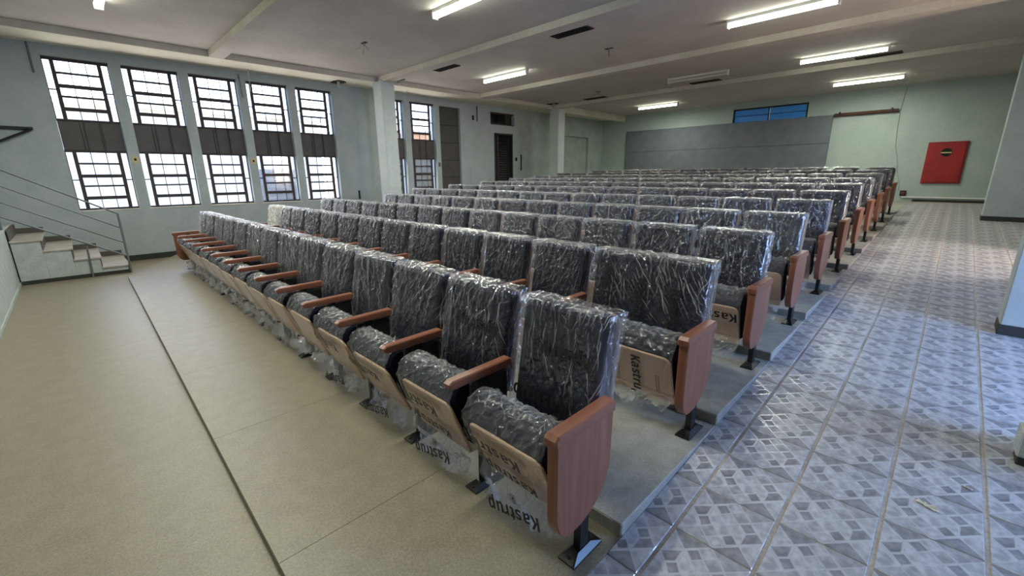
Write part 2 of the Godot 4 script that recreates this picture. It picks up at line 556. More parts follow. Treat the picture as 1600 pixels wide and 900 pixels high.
# ---------------------------------------------------------------- floor
func make_floor() -> void:
	var floor_ := setting("floor")
	# lower concrete floor in front of the platform and beside the treads
	var st := begin()
	add_box(st, V(XW, LOW - 0.25, 1.6), V(XA, LOW, -0.8))
	part(floor_, "concrete_floor", done(st), M.concrete, Vector3.ZERO, "beige concrete floor before the platform")
	# first platform: front edge not quite parallel to the rows, left end cut askew
	var cuts := [XA, -1.70, -2.92, -4.14, -5.36, -6.58, -7.80, -9.2]
	for i in cuts.size() - 1:
		var x1: float = cuts[i] - 0.0006
		var x0: float = cuts[i + 1] + 0.0006
		var edge := PackedVector2Array([Vector2(x1, 0.3035 - x1 * 0.01375), Vector2(x0, 0.3035 - x0 * 0.01375), Vector2(x0, 1.8), Vector2(x1, 1.8)])
		part(floor_, "platform_slab", extrude(edge, LOW - 0.2, 0.0, 0.0015, func(a, b, w): return Vector3(a, w, -b)), M.concrete)
	var skew := PackedVector2Array([Vector2(-9.2, 0.43), Vector2(XW, 1.38), Vector2(XW, 1.8), Vector2(-9.2, 1.8)])
	part(floor_, "platform_slab", extrude(skew, LOW - 0.2, -0.002, 0.005, func(a, b, w): return Vector3(a, w, -b)), M.concrete)
	for n in range(2, 13):
		var d0 := TREAD0 + (n - 2) * ROW
		var d1 := d0 + ROW + 0.02 if n < 12 else DB
		var top := minf((n - 1) * RISE, YF)
		var s2 := begin()
		add_box(s2, V(-9.25, top - 0.3, d1), V(XA, top, d0), 0.006)
		part(floor_, "tread", done(s2), M.tread, Vector3.ZERO, "grey concrete tread carrying a row of chairs" if n == 2 else "")
	# concrete ramp beside the windows
	var side := PackedVector2Array([Vector2(1.4, -0.3), Vector2(1.4, -0.01), Vector2(TREAD0 + YF * ROW / RISE, YF - 0.02), Vector2(DB, YF - 0.02), Vector2(DB, -0.3)])
	part(floor_, "side_ramp", extrude(side, XW, -9.25, 0.0, func(a, b, w): return Vector3(w, b, -a)), M.concrete)
	# bed of the tiled ramp
	var bed := PackedVector2Array([Vector2(-5.0, -0.3), Vector2(-5.0, -0.0045), Vector2(TREAD0, -0.0045)])
	var d9 := TREAD0 + YF * ROW / RISE
	bed.append_array(PackedVector2Array([Vector2(d9, YF - 0.0045), Vector2(DB, YF - 0.0045), Vector2(DB, -0.3)]))
	part(floor_, "grout_bed", extrude(bed, XA, 3.0, 0.0, func(a, b, w): return Vector3(w, b, -a)), M.grout, Vector3.ZERO, "worn grout between floor tiles")
	# the tiles: broad joints along the aisle, thin ones across it
	var xs := [XA, -0.62, -0.295, 0.03, 0.355, 0.68, 1.005]
	var pitch := 0.3215
	var shapes := {}
	for c in xs.size() - 1:
		for r in range(-2, 47):
			var d0 := 1.955 + (r - 3) * pitch
			if c > 4 and d0 < 5.4:
				continue
			if d0 < 0.4 and c < 3:
				continue
			var w: float = xs[c + 1] - xs[c]
			var key := "tile%.3f" % w
			if not shapes.has(key):
				shapes[key] = tile_mesh(w, pitch)
			var dm := d0 + pitch / 2
			var slope := atan((ramp_y(d0 + pitch) - ramp_y(d0)) / pitch)
			var at := V((xs[c] + xs[c + 1]) / 2, (ramp_y(d0) + ramp_y(d0 + pitch)) / 2 - 0.0042, dm)
			if d0 + pitch < DB - 0.02:
				part(floor_, "tile", shapes[key], M.tile, at + Vector3(0, rng.randf_range(-0.0006, 0.0006), 0), "", Basis(Vector3.RIGHT, slope))

# one tile with its printed face; the print runs on across narrow cut tiles
func tile_mesh(w: float, pitch: float) -> ArrayMesh:
	var full := 0.325
	var gx := 0.0085
	var gd := 0.0022
	var x0 := -w / 2 + (gx if w > 0.2 else 0.0)
	var x1 := w / 2 - gx
	var z0 := -pitch / 2 + gd
	var z1 := pitch / 2 - gd
	var b := 0.0025
	var top := 0.0042
	var st := begin()
	var uvof := func(p: Vector3) -> Vector2:
		return Vector2(1.0 - (w / 2 - p.x) / full, (p.z + pitch / 2) / pitch)
	var put := func(p: Vector3) -> void:
		st.set_uv(uvof.call(p))
		st.add_vertex(p)
	var inner := [Vector3(x0 + b, top, z0 + b), Vector3(x1 - b, top, z0 + b), Vector3(x1 - b, top, z1 - b), Vector3(x0 + b, top, z1 - b)]
	var outer := [Vector3(x0, top - b, z0), Vector3(x1, top - b, z0), Vector3(x1, top - b, z1), Vector3(x0, top - b, z1)]
	var foot := [Vector3(x0, -0.004, z0), Vector3(x1, -0.004, z0), Vector3(x1, -0.004, z1), Vector3(x0, -0.004, z1)]
	for k in [0, 1, 2, 0, 2, 3]:
		put.call(inner[k])
	for i in 4:
		var j := (i + 1) % 4
		for ring in [[inner, outer], [outer, foot]]:
			for p in [ring[1][i], ring[1][j], ring[0][j], ring[1][i], ring[0][j], ring[0][i]]:
				put.call(p)
	return done(st)

# ---------------------------------------------------------------- walls
const W_SILL := 0.965
const W_TOP := 3.56

func make_walls() -> void:
	var holes := []
	for d in WINDOWS:
		holes.append([d, d + 0.85, W_SILL, W_TOP])
	holes.append([8.25, 9.03, 0.45, 3.53])       # tall sheet-metal door
	holes.append([10.32, 11.45, 3.16, 3.55])     # fanlight
	holes.append([10.47, 11.36, 0.58, 2.90])     # doorway
	solid("wall_left", pierced(-5.0, 11.62, -0.3, 3.95, XW - 0.22, XW, true, holes), M.wall)
	solid("wall_left_old", pierced(11.62, DB, -0.3, 3.95, XW - 0.22, XW, true, [[13.9, 15.9, 0.5, 3.0]]), M.wall_old)
	solid("wall_left_recess", span(XW - 0.3, XW - 0.12, 0.4, 3.1, 13.8, 16.0), M.wall_old)
	solid("wall_back", pierced(XW - 0.3, 3.3, -0.3, 3.95, DB, DB + 0.22, false, [[-5.88, -3.65, 3.16, 3.65]]), M.wall_back)
	solid("wall_front", span(XW - 0.3, 3.3, -0.3, 3.95, -5.2, -5.0), M.wall)
	solid("wall_right", pierced(-5.0, DB, -0.3, 3.95, 3.0, 3.2, true, [[3.0, 5.0, -0.3, 2.85], [7.7, 8.7, -0.3, 2.9]]), M.wall)
	solid("wall_added_bay_1", pierced(5.45, 7.4, -0.3, YC, 1.15, 1.35, true, [[5.62, 7.22, 1.25, 2.85]]), M.wall)  # added walls, out of view, that bound the light strip on the aisle
	solid("wall_added_bay_2", span(1.15, 1.35, -0.3, YC, 8.9, 11.8), M.wall)
	solid("wall_added_passage_1", span(1.35, 3.0, -0.3, YC, 7.2, 7.4), M.wall)  # added passage sides, unseen, narrowing the doorway light to a band
	solid("wall_added_passage_2", span(1.35, 3.0, -0.3, YC, 8.9, 9.1), M.wall)
	# piers beside the aisle and columns on the window side
	var pier := 0
	for q in [[5.2, 5.45], [11.8, 12.15]]:
		pier += 1
		solid("wall_pier_%d" % pier, span(0.47, 3.0, ramp_y(q[0]) - 0.2, YC, q[0], q[1], 0.008), M.wall)
		solid("baseboard_pier_%d" % pier, span(0.462, 3.0, ramp_y(q[0]) - 0.1, ramp_y(q[0]) + 0.085, q[0] - 0.01, q[1], 0.004), M.black_paint)
	solid("wall_jamb", span(0.53, 0.85, -0.1, YC, 3.22, 3.42, 0.006), M.wall)
	solid("baseboard_jamb", span(0.455, 0.87, ramp_y(3.1) + 0.05, ramp_y(3.1) + 0.19, 3.10, 3.24, 0.008), M.stairwall)
	solid("baseboard_jamb_foot", span(0.465, 0.87, ramp_y(3.1) - 0.03, ramp_y(3.1) + 0.05, 3.12, 3.24, 0.006), M.black_paint)
	for q in [[1, 5.76, 0.36], [2, 12.5, 0.36]]:
		var c := setting("wall_column_%d" % q[0])
		boxed(c, "shaft", M.column, -10.53, -10.13, -0.2, YB + 0.02, q[1], q[1] + q[2], 0.012)
	solid("baseboard_left", pierced(0.53, 10.47, -0.05, 0.06, XW, XW + 0.012, true, [[8.25, 9.03, -0.1, 1.0]]), M.black_paint)
	solid("baseboard_back", span(XA, 3.0, YF, YF + 0.06, DB - 0.015, DB, 0.003), M.black_paint)
	solid("trim_1", span(-1.0, 0.75, 0.80, 0.835, DB - 0.05, DB, 0.004), M.white_enamel)

# ---------------------------------------------------------------- ceiling
func make_ceiling() -> void:
	var c := setting("ceiling")
	boxed(c, "slab", M.ceiling, XW - 0.3, 3.3, YC, YC + 0.2, -5.2, DB + 0.3)
	solid("trim_2", span(XW, -10.36, YB, YC + 0.02, -5.0, DB, 0.006), M.beam)
	var k := 2
	for d in [-1.06, 2.34, 5.80, 9.08, 12.42]:
		k += 1
		var b := setting("trim_%d" % k)
		boxed(b, "beam", M.ceiling, -10.36, 3.0, YB, YC + 0.02, d + 0.004, d + 0.25, 0.004)
		boxed(b, "lamplit_beam_face", M.beam, -10.36, 3.0, YB + 0.002, YC, d, d + 0.004, 0.0, "beam face with lamp light painted on in cream")  # lamplit front of the beam, painted as a paler strip
	solid("trim_8", span(-10.40, -10.14, YB - 0.10, YC, 12.8, DB, 0.006), M.beam)

# ---------------------------------------------------------------- windows
func make_windows() -> void:
	var k := 0
	for d in WINDOWS:
		k += 1
		barred_window(k, d)
	tinted_window(10, 5.62, 7.22)
	# high window of the back wall
	var w := setting("window_%d" % (k + 1))
	var x0 := -5.88
	var x1 := -3.65
	var y0 := 3.16
	var y1 := 3.65
	for q in [[x0, x1, y1 - 0.045, y1], [x0, x1, y0, y0 + 0.045], [x0, x0 + 0.05, y0, y1], [x1 - 0.05, x1, y0, y1], [(x0 + x1) / 2 - 0.02, (x0 + x1) / 2 + 0.02, y0, y1], [x0, x1, 3.405, 3.42]]:
		boxed(w, "frame_bar", M.steel_matt, q[0], q[1], q[2], q[3], DB + 0.03, DB + 0.07, 0.003)
	for i in 2:
		for j in 2:
			boxed(w, "pane", M.blue_glass, x0 + 0.05 + i * 1.09, x0 + 1.12 + i * 1.09, 3.2 + j * 0.21, 3.405 + j * 0.21, DB + 0.048, DB + 0.053)

func tinted_window(k: int, d0: float, d1: float) -> void:
	var w := setting("window_%d" % k)
	for y in [1.25, 2.03, 2.81]:
		boxed(w, "frame_bar", M.steel_matt, 1.22, 1.27, y, y + 0.04, d0, d1, 0.003)
	var n := int(round((d1 - d0) / 0.8))
	for i in n + 1:
		var d := lerpf(d0, d1 - 0.04, float(i) / n)
		boxed(w, "frame_bar", M.steel_matt, 1.22, 1.27, 1.25, 2.85, d, d + 0.04, 0.003)
		if i < n:
			for y in [1.29, 2.07]:
				boxed(w, "pane", M.blue_glass, 1.243, 1.248, y, y + 0.74, d + 0.04, lerpf(d0, d1 - 0.04, float(i + 1) / n))

func barred_window(k: int, d: float) -> void:
	var w := setting("window_%d" % k)
	var W := 0.85
	var x := XW - 0.13           # middle of the frame
	var bar := func(a0: float, a1: float, y0: float, y1: float, t := 0.03) -> void:
		boxed(w, "frame_bar", M.frame, x - t, x + t, y0, y1, d + a0, d + a1, 0.003)
	# light painted sill and reveal lining
	boxed(w, "sill", M.beam, XW - 0.2, XW + 0.015, W_SILL - 0.02, W_SILL, d - 0.01, d + W + 0.01, 0.003)
	bar.call(0.0, W, W_TOP - 0.045, W_TOP)
	bar.call(0.0, W, W_SILL, W_SILL + 0.03)
	for sec in [[2.55, W_TOP - 0.045], [W_SILL + 0.03, 2.0]]:
		var y0: float = sec[0]
		var y1: float = sec[1]
		var h := y1 - y0
		# uprights between the casement and the narrow side lights
		for a in [0.095, W - 0.15]:
			bar.call(a, a + 0.055, y0, y1, 0.028)
		for a in [0.0, W - 0.012]:
			bar.call(a, a + 0.012, y0, y1, 0.02)
		for s in [[0.012, 0.105], [W - 0.105, W - 0.012]]:
			bar.call(s[0], s[1], y0 + h * 0.5, y0 + h * 0.5 + 0.02, 0.02)
			for j in 2:
				boxed(w, "pane", M.glass, x - 0.003, x + 0.003, y0 + h * 0.5 * j, y0 + h * 0.5 * (j + 1), d + s[0], d + s[1])
		# rails: two casements of two lights each over a fixed light
		var cuts := [0.0, 0.185, 0.40, 0.58, 0.80, 1.0]
		var thick := [0.03, 0.06, 0.032, 0.06, 0.032, 0.03]
		for i in 6:
			var yy: float = y0 + h * cuts[i]
			if i > 0 and i < 5:
				bar.call(0.145, W - 0.145, yy - thick[i] / 2, yy + thick[i] / 2, 0.03 if thick[i] > 0.03 else 0.018)
			if i < 5:
				for c in 3:
					var a0: float = 0.145 + 0.56 / 3 * c
					boxed(w, "pane", M.glass, x - 0.003, x + 0.003, yy, y0 + h * cuts[i + 1], d + a0, d + a0 + 0.56 / 3)
	# band of three dark metal sheets
	bar.call(0.0, W, 2.525, 2.56)
	bar.call(0.0, W, 1.995, 2.03)
	for c in 3:
		boxed(w, "metal_sheet", M.sheet, x - 0.004, x + 0.02, 2.03, 2.525, d + 0.003 + W / 3 * c, d - 0.003 + W / 3 * (c + 1), 0.004)
	boxed(w, "sheet_backing", M.sheet, x - 0.012, x - 0.004, 2.03, 2.525, d + 0.003, d + W - 0.003)
	# two thin bars from top to bottom
	for a in [0.335, 0.545]:
		part(w, "security_bar", box(Vector3(0.012, W_TOP - W_SILL - 0.03, 0.012)), M.frame, Vector3(x + 0.045, (W_TOP + W_SILL) / 2, -(d + a)))

# ---------------------------------------------------------------- what the windows show
func make_outside() -> void:
	var g := part(self, "ground", span(-45, XW - 0.25, -1.2, -0.6, -25, 40), M.earth)
	tag(g, "sunlit sandy ground outside the barred windows", "ground")
	g.set_meta("kind", "structure")
	var h := thing("neighbouring_house", "pale neighbouring building seen through the barred windows", "building", Vector3(-24, -0.6, -2))
	part(h, "wall", box(Vector3(4, 4.6, 14)), M.plaster_out, Vector3(0, 2.3, 0))
	part(h, "roof_slab", box(Vector3(4.4, 0.2, 14.4), 0.02), M.plaster_out, Vector3(0, 4.7, 0))
	var b := thing("brick_shed", "orange brick shed outside behind the farther windows", "shed", Vector3(-19.5, -0.6, -14.5))
	part(b, "wall", box(Vector3(3, 4.0, 6)), M.brick_out, Vector3(0, 2.0, 0))
	part(b, "roof_slab", box(Vector3(3.4, 0.15, 6.4), 0.02), M.plaster_out, Vector3(0, 4.07, 0))
	var t := thing("water_tank", "dark blue tank standing outside behind the fourth window", "tank", Vector3(-14.6, -0.6, -4.6))
	var st := begin()
	add_tube(st, [Vector3(0, 0.9, 0), Vector3(0, 2.35, 0)], 0.55, 20)
	part(t, "barrel", done(st), M.tank)
	part(t, "stand", box(Vector3(1.2, 0.9, 1.2), 0.01), M.plaster_out, Vector3(0, 0.45, 0))
	var s := thing("dark_hoarding", "dark boarding close outside behind the last barred window", "boarding", Vector3(XW - 1.1, -0.6, -8.1))
	part(s, "board", box(Vector3(0.05, 2.75, 1.9), 0.005), M.dark_wood, Vector3(0, 1.375, 0))
	for z in [-0.8, 0.8]:
		part(s, "post", box(Vector3(0.1, 2.75, 0.1), 0.005), M.dark_wood, Vector3(-0.075, 1.375, z))

# ---------------------------------------------------------------- stage and stairs
func make_stage_and_stairs() -> void:
	solid("floor_stage", span(XW, -1.2, LOW - 0.1, 0.81, -5.0, -0.78, 0.008), M.stairwall)
	solid("baseboard_stage", span(-9.9, -1.2, LOW, LOW + 0.05, -0.785, -0.768, 0.003), M.wall_old)
	var s := thing("staircase", "short painted concrete staircase up to the stage beside the windows", "stairs", V(-9.9, LOW, 0))
	var stairs := [[0.10, 0.17, 0.50], [0.27, -0.14, 0.17], [0.455, -0.45, -0.14], [0.63, -0.765, -0.45]]
	var prev := LOW
	for q in stairs:
		boxed(s, "step_block", M.stairwall, XW + 9.9 + 0.012, 0.0, 0.0, q[0] - 0.03 - LOW, q[1], q[2], 0.004)
		boxed(s, "tread_slab", M.stair_stone, XW + 9.9 + 0.03, 0.02, q[0] - 0.03 - LOW, q[0] - LOW, q[1] - 0.005, q[2] + 0.025, 0.005)
		boxed(s, "riser_board", M.stair_dark, XW + 9.9 + 0.03, 0.004, prev - LOW, q[0] - 0.032 - LOW, q[2], q[2] + 0.012, 0.002)
		boxed(s, "skirting", M.stair_dark, XW + 9.9 + 0.004, XW + 9.9 + 0.02, q[0] - LOW, q[0] - LOW + 0.09, q[1] - 0.04, q[2] + 0.02, 0.002)
		prev = q[0]
	boxed(s, "riser_board", M.stair_dark, XW + 9.9 + 0.03, 0.004, prev - LOW, 0.80 - LOW, -0.764, -0.752, 0.002)
	boxed(s, "base_stripe", M.black_paint, 0.0, 0.01, 0.0, 0.06, -0.76, 0.50, 0.002)
	var r := thing("stair_railing", "grey welded pipe railing along the stage staircase", "railing", V(-9.87, LOW, 0.52))
	var pipe := func(called: String, a: Array, rad: float) -> void:
		var p := []
		for q in a:
			p.append(Vector3(0, q[0] - LOW, -(q[1] - 0.52)))
		part(r, called, tube(p, rad, 10), M.rail)
	pipe.call("post", [[LOW, 0.52], [0.965, 0.52]], 0.016)
	pipe.call("post", [[LOW, 0.035], [0.47, 0.05]], 0.014)
	pipe.call("post", [[0.81, -0.80], [1.78, -0.80]], 0.016)
	pipe.call("handrail", [[0.96, 0.52], [1.77, -0.80], [1.85, -0.95]], 0.013)
	pipe.call("rail", [[0.72, 0.52], [1.51, -0.80]], 0.011)
	pipe.call("rail", [[0.47, 0.52], [1.25, -0.80]], 0.011)
	pipe.call("bottom_rail", [[0.24, 0.52], [1.02, -0.80]], 0.014)

# ---------------------------------------------------------------- chairs
const ORD := ["first", "second", "third", "fourth", "fifth", "sixth", "seventh", "eighth", "ninth", "tenth", "eleventh", "twelfth", "thirteenth", "fourteenth"]
const VARIANTS := 7

func make_chairs() -> void:
	var counts := [14, 13, 14, 13, 14, 14, 14, 14, 14, 14, 13]
	for row in counts.size():
		var x := -0.869
		for i in counts[row]:
			var w := SEAT
			if row == 1 and i == 0:
				w = 0.89
			chair(row, i, counts[row], x - w / 2, w)
			x -= w
	for i in 5:
		chair(11, i, 5, -3.70 - SEAT / 2 - SEAT * i, SEAT)

func shared(key: String, make: Callable) -> Mesh:
	if not cache.has(key):
		cache[key] = make.call()
	return cache[key]

func chair(row: int, i: int, count: int, x: float, w: float) -> void:
	var wide := w > 0.7
	var bare := row == 11
	var milky := row == 1 and i == count - 1
	var rowname: String = ORD[row] if row > 0 else "front"
	var label := "black plastic-wrapped auditorium chair in the %s row, %s seat from the tiled aisle" % [rowname, ORD[i]]
	if wide:
		label = "extra wide plastic-wrapped auditorium chair at the aisle end of the second row"
	elif milky:
		label = "chair in milky white plastic at the window end of the second row"
	elif bare:
		label = "unwrapped black auditorium chair in the last short row, %s from the aisle side" % ORD[i]
	var skew := -(x + 0.869) * 0.0073 if row == 0 else 0.0
	var base := minf(row * RISE, YF)
	var c := thing("auditorium_chair", label, "chair", V(x, base, 1.25 + row * ROW + skew), "auditorium chairs")
	var v := (row * 5 + i * 3 + (i / 4)) % VARIANTS
	var hw := w / 2 - 0.045
	var key := "wide" if wide else "seat"
	part(c, "back_panel", shared("bp" + key, func(): return back_panel(hw)), M.back_shell)
	part(c, "back_cushion", shared("bc" + key, func(): return back_cushion(hw)), M.fabric)
	# each seat is folded a little more or less than the next
	var turn := Basis(Vector3.RIGHT, rng.randf_range(-0.05, 0.05))
	var hinge := Vector3(0, 0.30, -0.06)
	var shift := hinge - turn * hinge
	part(c, "seat_shell", shared("ss" + key, func(): return seat_shell(w / 2 - 0.072)), M.shell, shift, "", turn)
	part(c, "seat_cushion", shared("sc" + key, func(): return seat_cushion(w / 2 - 0.066)), M.fabric, shift, "", turn)
	if not bare:
		part(c, "back_wrap", shared("bw%s%d" % [key, v], func(): return back_wrap(hw, v)), M.milky_film if milky else M.film, Vector3.ZERO, "crinkled clear plastic over the backrest")
		if not milky:
			part(c, "back_crease_glint", shared("bk%s%d" % [key, v], func(): return back_crease_glints(hw, v)), M.crease_glint, Vector3.ZERO, "pale painted highlights along creases in the plastic")
		if row < 9:
			var vi := (v + 3) % VARIANTS
			part(c, "inner_wrap", shared("iw%s%d" % [key, vi], func(): return back_wrap(hw - 0.003, vi)), M.inner_film)
		var v2 := (row * 3 + i * 2) % 5
		part(c, "seat_wrap", shared("sw%s%d" % [key, v2], func(): return seat_wrap(w / 2 - 0.056, v2)), M.seat_film, shift, "loose clear plastic over the folded seat", turn)
		part(c, "hanging_film", shared("hf%s%d" % [key, v2], func(): return hanging_film(w / 2 - 0.055, v2)), M.hang_film, shift, "loose end of the plastic bag under the seat", turn)
		part(c, "seat_crease_glint", shared("sk%s%d" % [key, v2], func(): return seat_crease_glints(w / 2 - 0.056, v2)), M.crease_glint, shift, "", turn)
		if row < 4:
			part(c, "hanging_crease_glint", shared("hk%s%d" % [key, v2], func(): return hanging_crease_glints(w / 2 - 0.055, v2)), M.crease_glint, shift, "", turn)
	# left side: armrest, or the end panel where the row stops
	var left := -w / 2
	if i < count - 1:
		part(c, "armrest", shared("arm", armrest), M.wood_arm, Vector3(left, 0, 0))
	else:
		part(c, "end_panel", shared("panel", end_panel), M.wood, Vector3(left - 0.014, 0, 0), "cherry wood end panel")
		part(c, "panel_cap", shared("cap", panel_cap), M.wood_arm, Vector3(left - 0.014, 0, 0))
	stand(c, left)
	if i == 0:
		part(c, "end_panel", shared("panel", end_panel), M.wood, Vector3(w / 2 + 0.014, 0, 0), "cherry wood end panel")
		part(c, "panel_cap", shared("cap", panel_cap), M.wood_arm, Vector3(w / 2 + 0.014, 0, 0))
		stand(c, w / 2 + 0.014)
	lettering(c, row, i, wide, Transform3D(turn, shift))

func stand(c: Node3D, x: float) -> void:
	part(c, "post", box(Vector3(0.035, 0.60, 0.06), 0.003), M.steel, Vector3(x, 0.31, 0.0))
	part(c, "side_frame", shared("frame", func(): return box(Vector3(0.03, 0.30, 0.24), 0.01)), M.steel_matt, Vector3(x, 0.44, -0.04))
	part(c, "base_plate", shared("plate", base_plate), M.steel, Vector3(x, 0, 0))

func base_plate() -> ArrayMesh:
	var st := begin()
	var foot := [Vector3(-0.042, 0, -0.10), Vector3(0.042, 0, -0.10), Vector3(0.042, 0, 0.10), Vector3(-0.042, 0, 0.10)]
	var rim := []
	var top := []
	for p in foot:
		rim.append(Vector3(p.x, 0.008, p.z))
		top.append(Vector3(p.x * 0.5, 0.028, p.z * 0.45))
	for i in 4:
		var j := (i + 1) % 4
		quad(st, foot[i], foot[j], rim[j], rim[i])
		quad(st, rim[i], rim[j], top[j], top[i])
	quad(st, top[0], top[1], top[2], top[3])
	for z in [-0.078, 0.078]:
		add_tube(st, [Vector3(0, 0.005, z), Vector3(0, 0.018, z)], 0.009, 8)
	return done(st)

func armrest() -> ArrayMesh:
	var p := PackedVector2Array([Vector2(0.212, 0.612), Vector2(0.216, 0.634), Vector2(0.196, 0.646), Vector2(-0.165, 0.650), Vector2(-0.18, 0.640), Vector2(-0.18, 0.607), Vector2(-0.16, 0.602), Vector2(0.19, 0.602)])
	return extrude(p, -0.025, 0.025, 0.006, func(a, b, w): return Vector3(w, b, a))

func end_panel() -> ArrayMesh:
	var p := PackedVector2Array()
	p.append(Vector2(0.198, 0.60))
	p.append(Vector2(0.198, 0.30))
	for k in range(1, 7):     # front lower corner
		var w := k / 6.0 * PI / 2
		p.append(Vector2(0.198 - 0.10 * (1 - cos(w)), 0.30 - 0.135 * sin(w)))
	for k in range(1, 13):    # long curve up to the rear edge
		var w := k / 12.0 * PI / 2
		p.append(Vector2(0.085 - 0.245 * sin(w), 0.165 + 0.225 * (1 - cos(w))))
	p.append(Vector2(-0.165, 0.60))
	return extrude(p, -0.025, 0.025, 0.004, func(a, b, w): return Vector3(w, b, a))

func panel_cap() -> ArrayMesh:
	var p := PackedVector2Array([Vector2(0.212, 0.600), Vector2(0.215, 0.632), Vector2(0.196, 0.648), Vector2(-0.162, 0.652), Vector2(-0.172, 0.640), Vector2(-0.172, 0.600)])
	return extrude(p, -0.031, 0.031, 0.007, func(a, b, w): return Vector3(w, b, a))

# the backrest leans: b runs up the slab from its lower edge, w forward from its rear face
func back3(a: float, b: float, w: float) -> Vector3:
	var t := b / 0.57
	return Vector3(a, 0.395 + b * 0.985, -0.255 - 0.095 * t + 0.012 * sin(t * PI) + w)

func rounded(hw: float, h: float, r: float) -> PackedVector2Array:
	var p := PackedVector2Array()
	for q in [[-1, 0, 0.02], [-1, 1, r], [1, 1, r], [1, 0, 0.02]]:
		var rr: float = q[2]
		var c := Vector2(q[0] * (hw - rr), h - rr if q[1] == 1 else rr)
		var from := {"-1,0": PI * 1.5, "-1,1": PI, "1,1": PI / 2, "1,0": 0.0}
		var s: float = from["%d,%d" % [q[0], q[1]]]
		for k in 5:
			var w := s - k / 4.0 * PI / 2
			p.append(c + Vector2(cos(w), sin(w)) * rr)
	return p

func back_panel(hw: float) -> ArrayMesh:
	return extrude(rounded(hw, 0.56, 0.05), 0.0, 0.018, 0.004, func(a, b, w): return back3(a, b, w))

func back_cushion(hw: float) -> ArrayMesh:
	return extrude(rounded(hw - 0.008, 0.565, 0.045), 0.018, 0.105, 0.022, func(a, b, w): return back3(a, b, w + (0.012 * (1.0 - a * a / hw / hw) if w > 0.06 else 0.0)))

# the folded seat: shell to the front, leaning back downwards; b runs up the shell, w forward
func seat3(a: float, b: float, w: float) -> Vector3:
	var t := b / 0.34
	return Vector3(a, 0.14 + b * 0.945 - w * 0.33, 0.045 + 0.34 * b - 0.015 * (1 - t) * (1 - t) + w * 0.94)

func seat_shell(hw: float) -> ArrayMesh:
	var p := rounded(hw, 0.34, 0.045)
	return extrude(p, -0.016, 0.0, 0.004, func(a, b, w): return seat3(a, b, w))

func seat_cushion(hw: float) -> ArrayMesh:
	var p := PackedVector2Array([Vector2(0.138, 0.455), Vector2(0.150, 0.475), Vector2(0.145, 0.51), Vector2(0.125, 0.545), Vector2(0.092, 0.568), Vector2(0.055, 0.572), Vector2(0.02, 0.558), Vector2(-0.005, 0.525), Vector2(-0.03, 0.43), Vector2(-0.09, 0.24), Vector2(-0.075, 0.205), Vector2(0.0, 0.175), Vector2(0.055, 0.28), Vector2(0.10, 0.385)])
	return extrude(p, -hw, hw, 0.02, func(a, b, w): return Vector3(w, b, a))

func crumple(seed_: int) -> FastNoiseLite:
	var n := noise(1.0, seed_, 1, FastNoiseLite.TYPE_CELLULAR)
	n.fractal_type = FastNoiseLite.FRACTAL_NONE
	n.cellular_return_type = FastNoiseLite.RETURN_DISTANCE
	n.cellular_distance_function = FastNoiseLite.DISTANCE_EUCLIDEAN
	n.cellular_jitter = 1.0
	return n

func ridge(n: FastNoiseLite, x: float, y: float) -> float:
	var r := 1.0 - minf(absf(n.get_noise_2d(x, y)) * 2.2, 1.0)
	return r * r

# clear film pulled over the backrest: long folds from the upper corners, small crumples, a loose lower hem
const WRAP_H := 0.57
const WRAP_T := 0.118

func wrap_noises(v: int) -> Array:
	return [noise(1.0, 400 + v * 7, 1), noise(1.0, 401 + v * 7, 1), noise(1.0, 402 + v * 7, 2), crumple(403 + v * 7), [0.25, -0.5, 0.75, 0.05, -0.2, 1.1, -0.9][v], [1.0, 0.7, 1.3, 0.85, 1.15, 1.0, 1.4][v]]

# where the film lies: s across and b up, both running on over the rims
func wrap_point(hw: float, n: Array, s: float, b: float, lift: float) -> Vector3:
	var lean: float = n[4]
	var loose: float = n[5]
	var ex := maxf(absf(s) - hw, 0.0)
	var ey := maxf(b - WRAP_H, 0.0)
	var px := clampf(s, -hw, hw)
	var py := minf(b, WRAP_H)
	var e := maxf(ex, ey)
	var rim := 0.016
	var inx := maxf(absf(px) - (hw - rim), 0.0) if ex <= 0 else rim
	var iny := maxf(py - (WRAP_H - rim), 0.0) if ey <= 0 else rim
	var sink := (inx * inx + iny * iny) / rim * 0.5
	var nx := signf(s) * (1.0 if ex > 0 else inx / rim * 0.7)
	var ny := 1.0 if ey > 0 else iny / rim * 0.7
	var nz := clampf(1.0 - e / 0.02, 0.0, 1.0)
	var nrm := Vector3(nx, ny, nz + 0.05).normalized()
	var fx := s + lean * (b - WRAP_H) * 0.45
	var fy := b
	var near_top := smoothstep(0.35, 0.57, b)
	var k := 0.0125 * loose * ridge(n[0], fx * 7.0, fy * 1.6)
	k += 0.0075 * loose * ridge(n[1], fx * 19.0 + 3.1, fy * 6.0 + e * 20.0)
	k += 0.0125 * loose * (n[3].get_noise_2d(fx * 24.0, fy * 13.0 + e * 24.0) + 1.0)
	k += 0.0068 * (n[3].get_noise_2d(fx * 60.0 + 9.0, fy * 46.0 + e * 60.0) + 1.0)
	k += 0.004 * smoothstep(0.0, 0.02, ex) * ridge(n[1], b * 30.0, e * 40.0) + near_top * 0.0055 * ridge(n[2], s * 42.0, (b + e) * 5.0)
	var side := smoothstep(0.0, rim, inx)
	var tight := (1.0 - 0.45 * side) * (1.0 - 0.4 * smoothstep(0.0, 0.05, ey))
	return back3(px, py, WRAP_T - e - sink) + nrm * (0.004 + k * tight + lift)

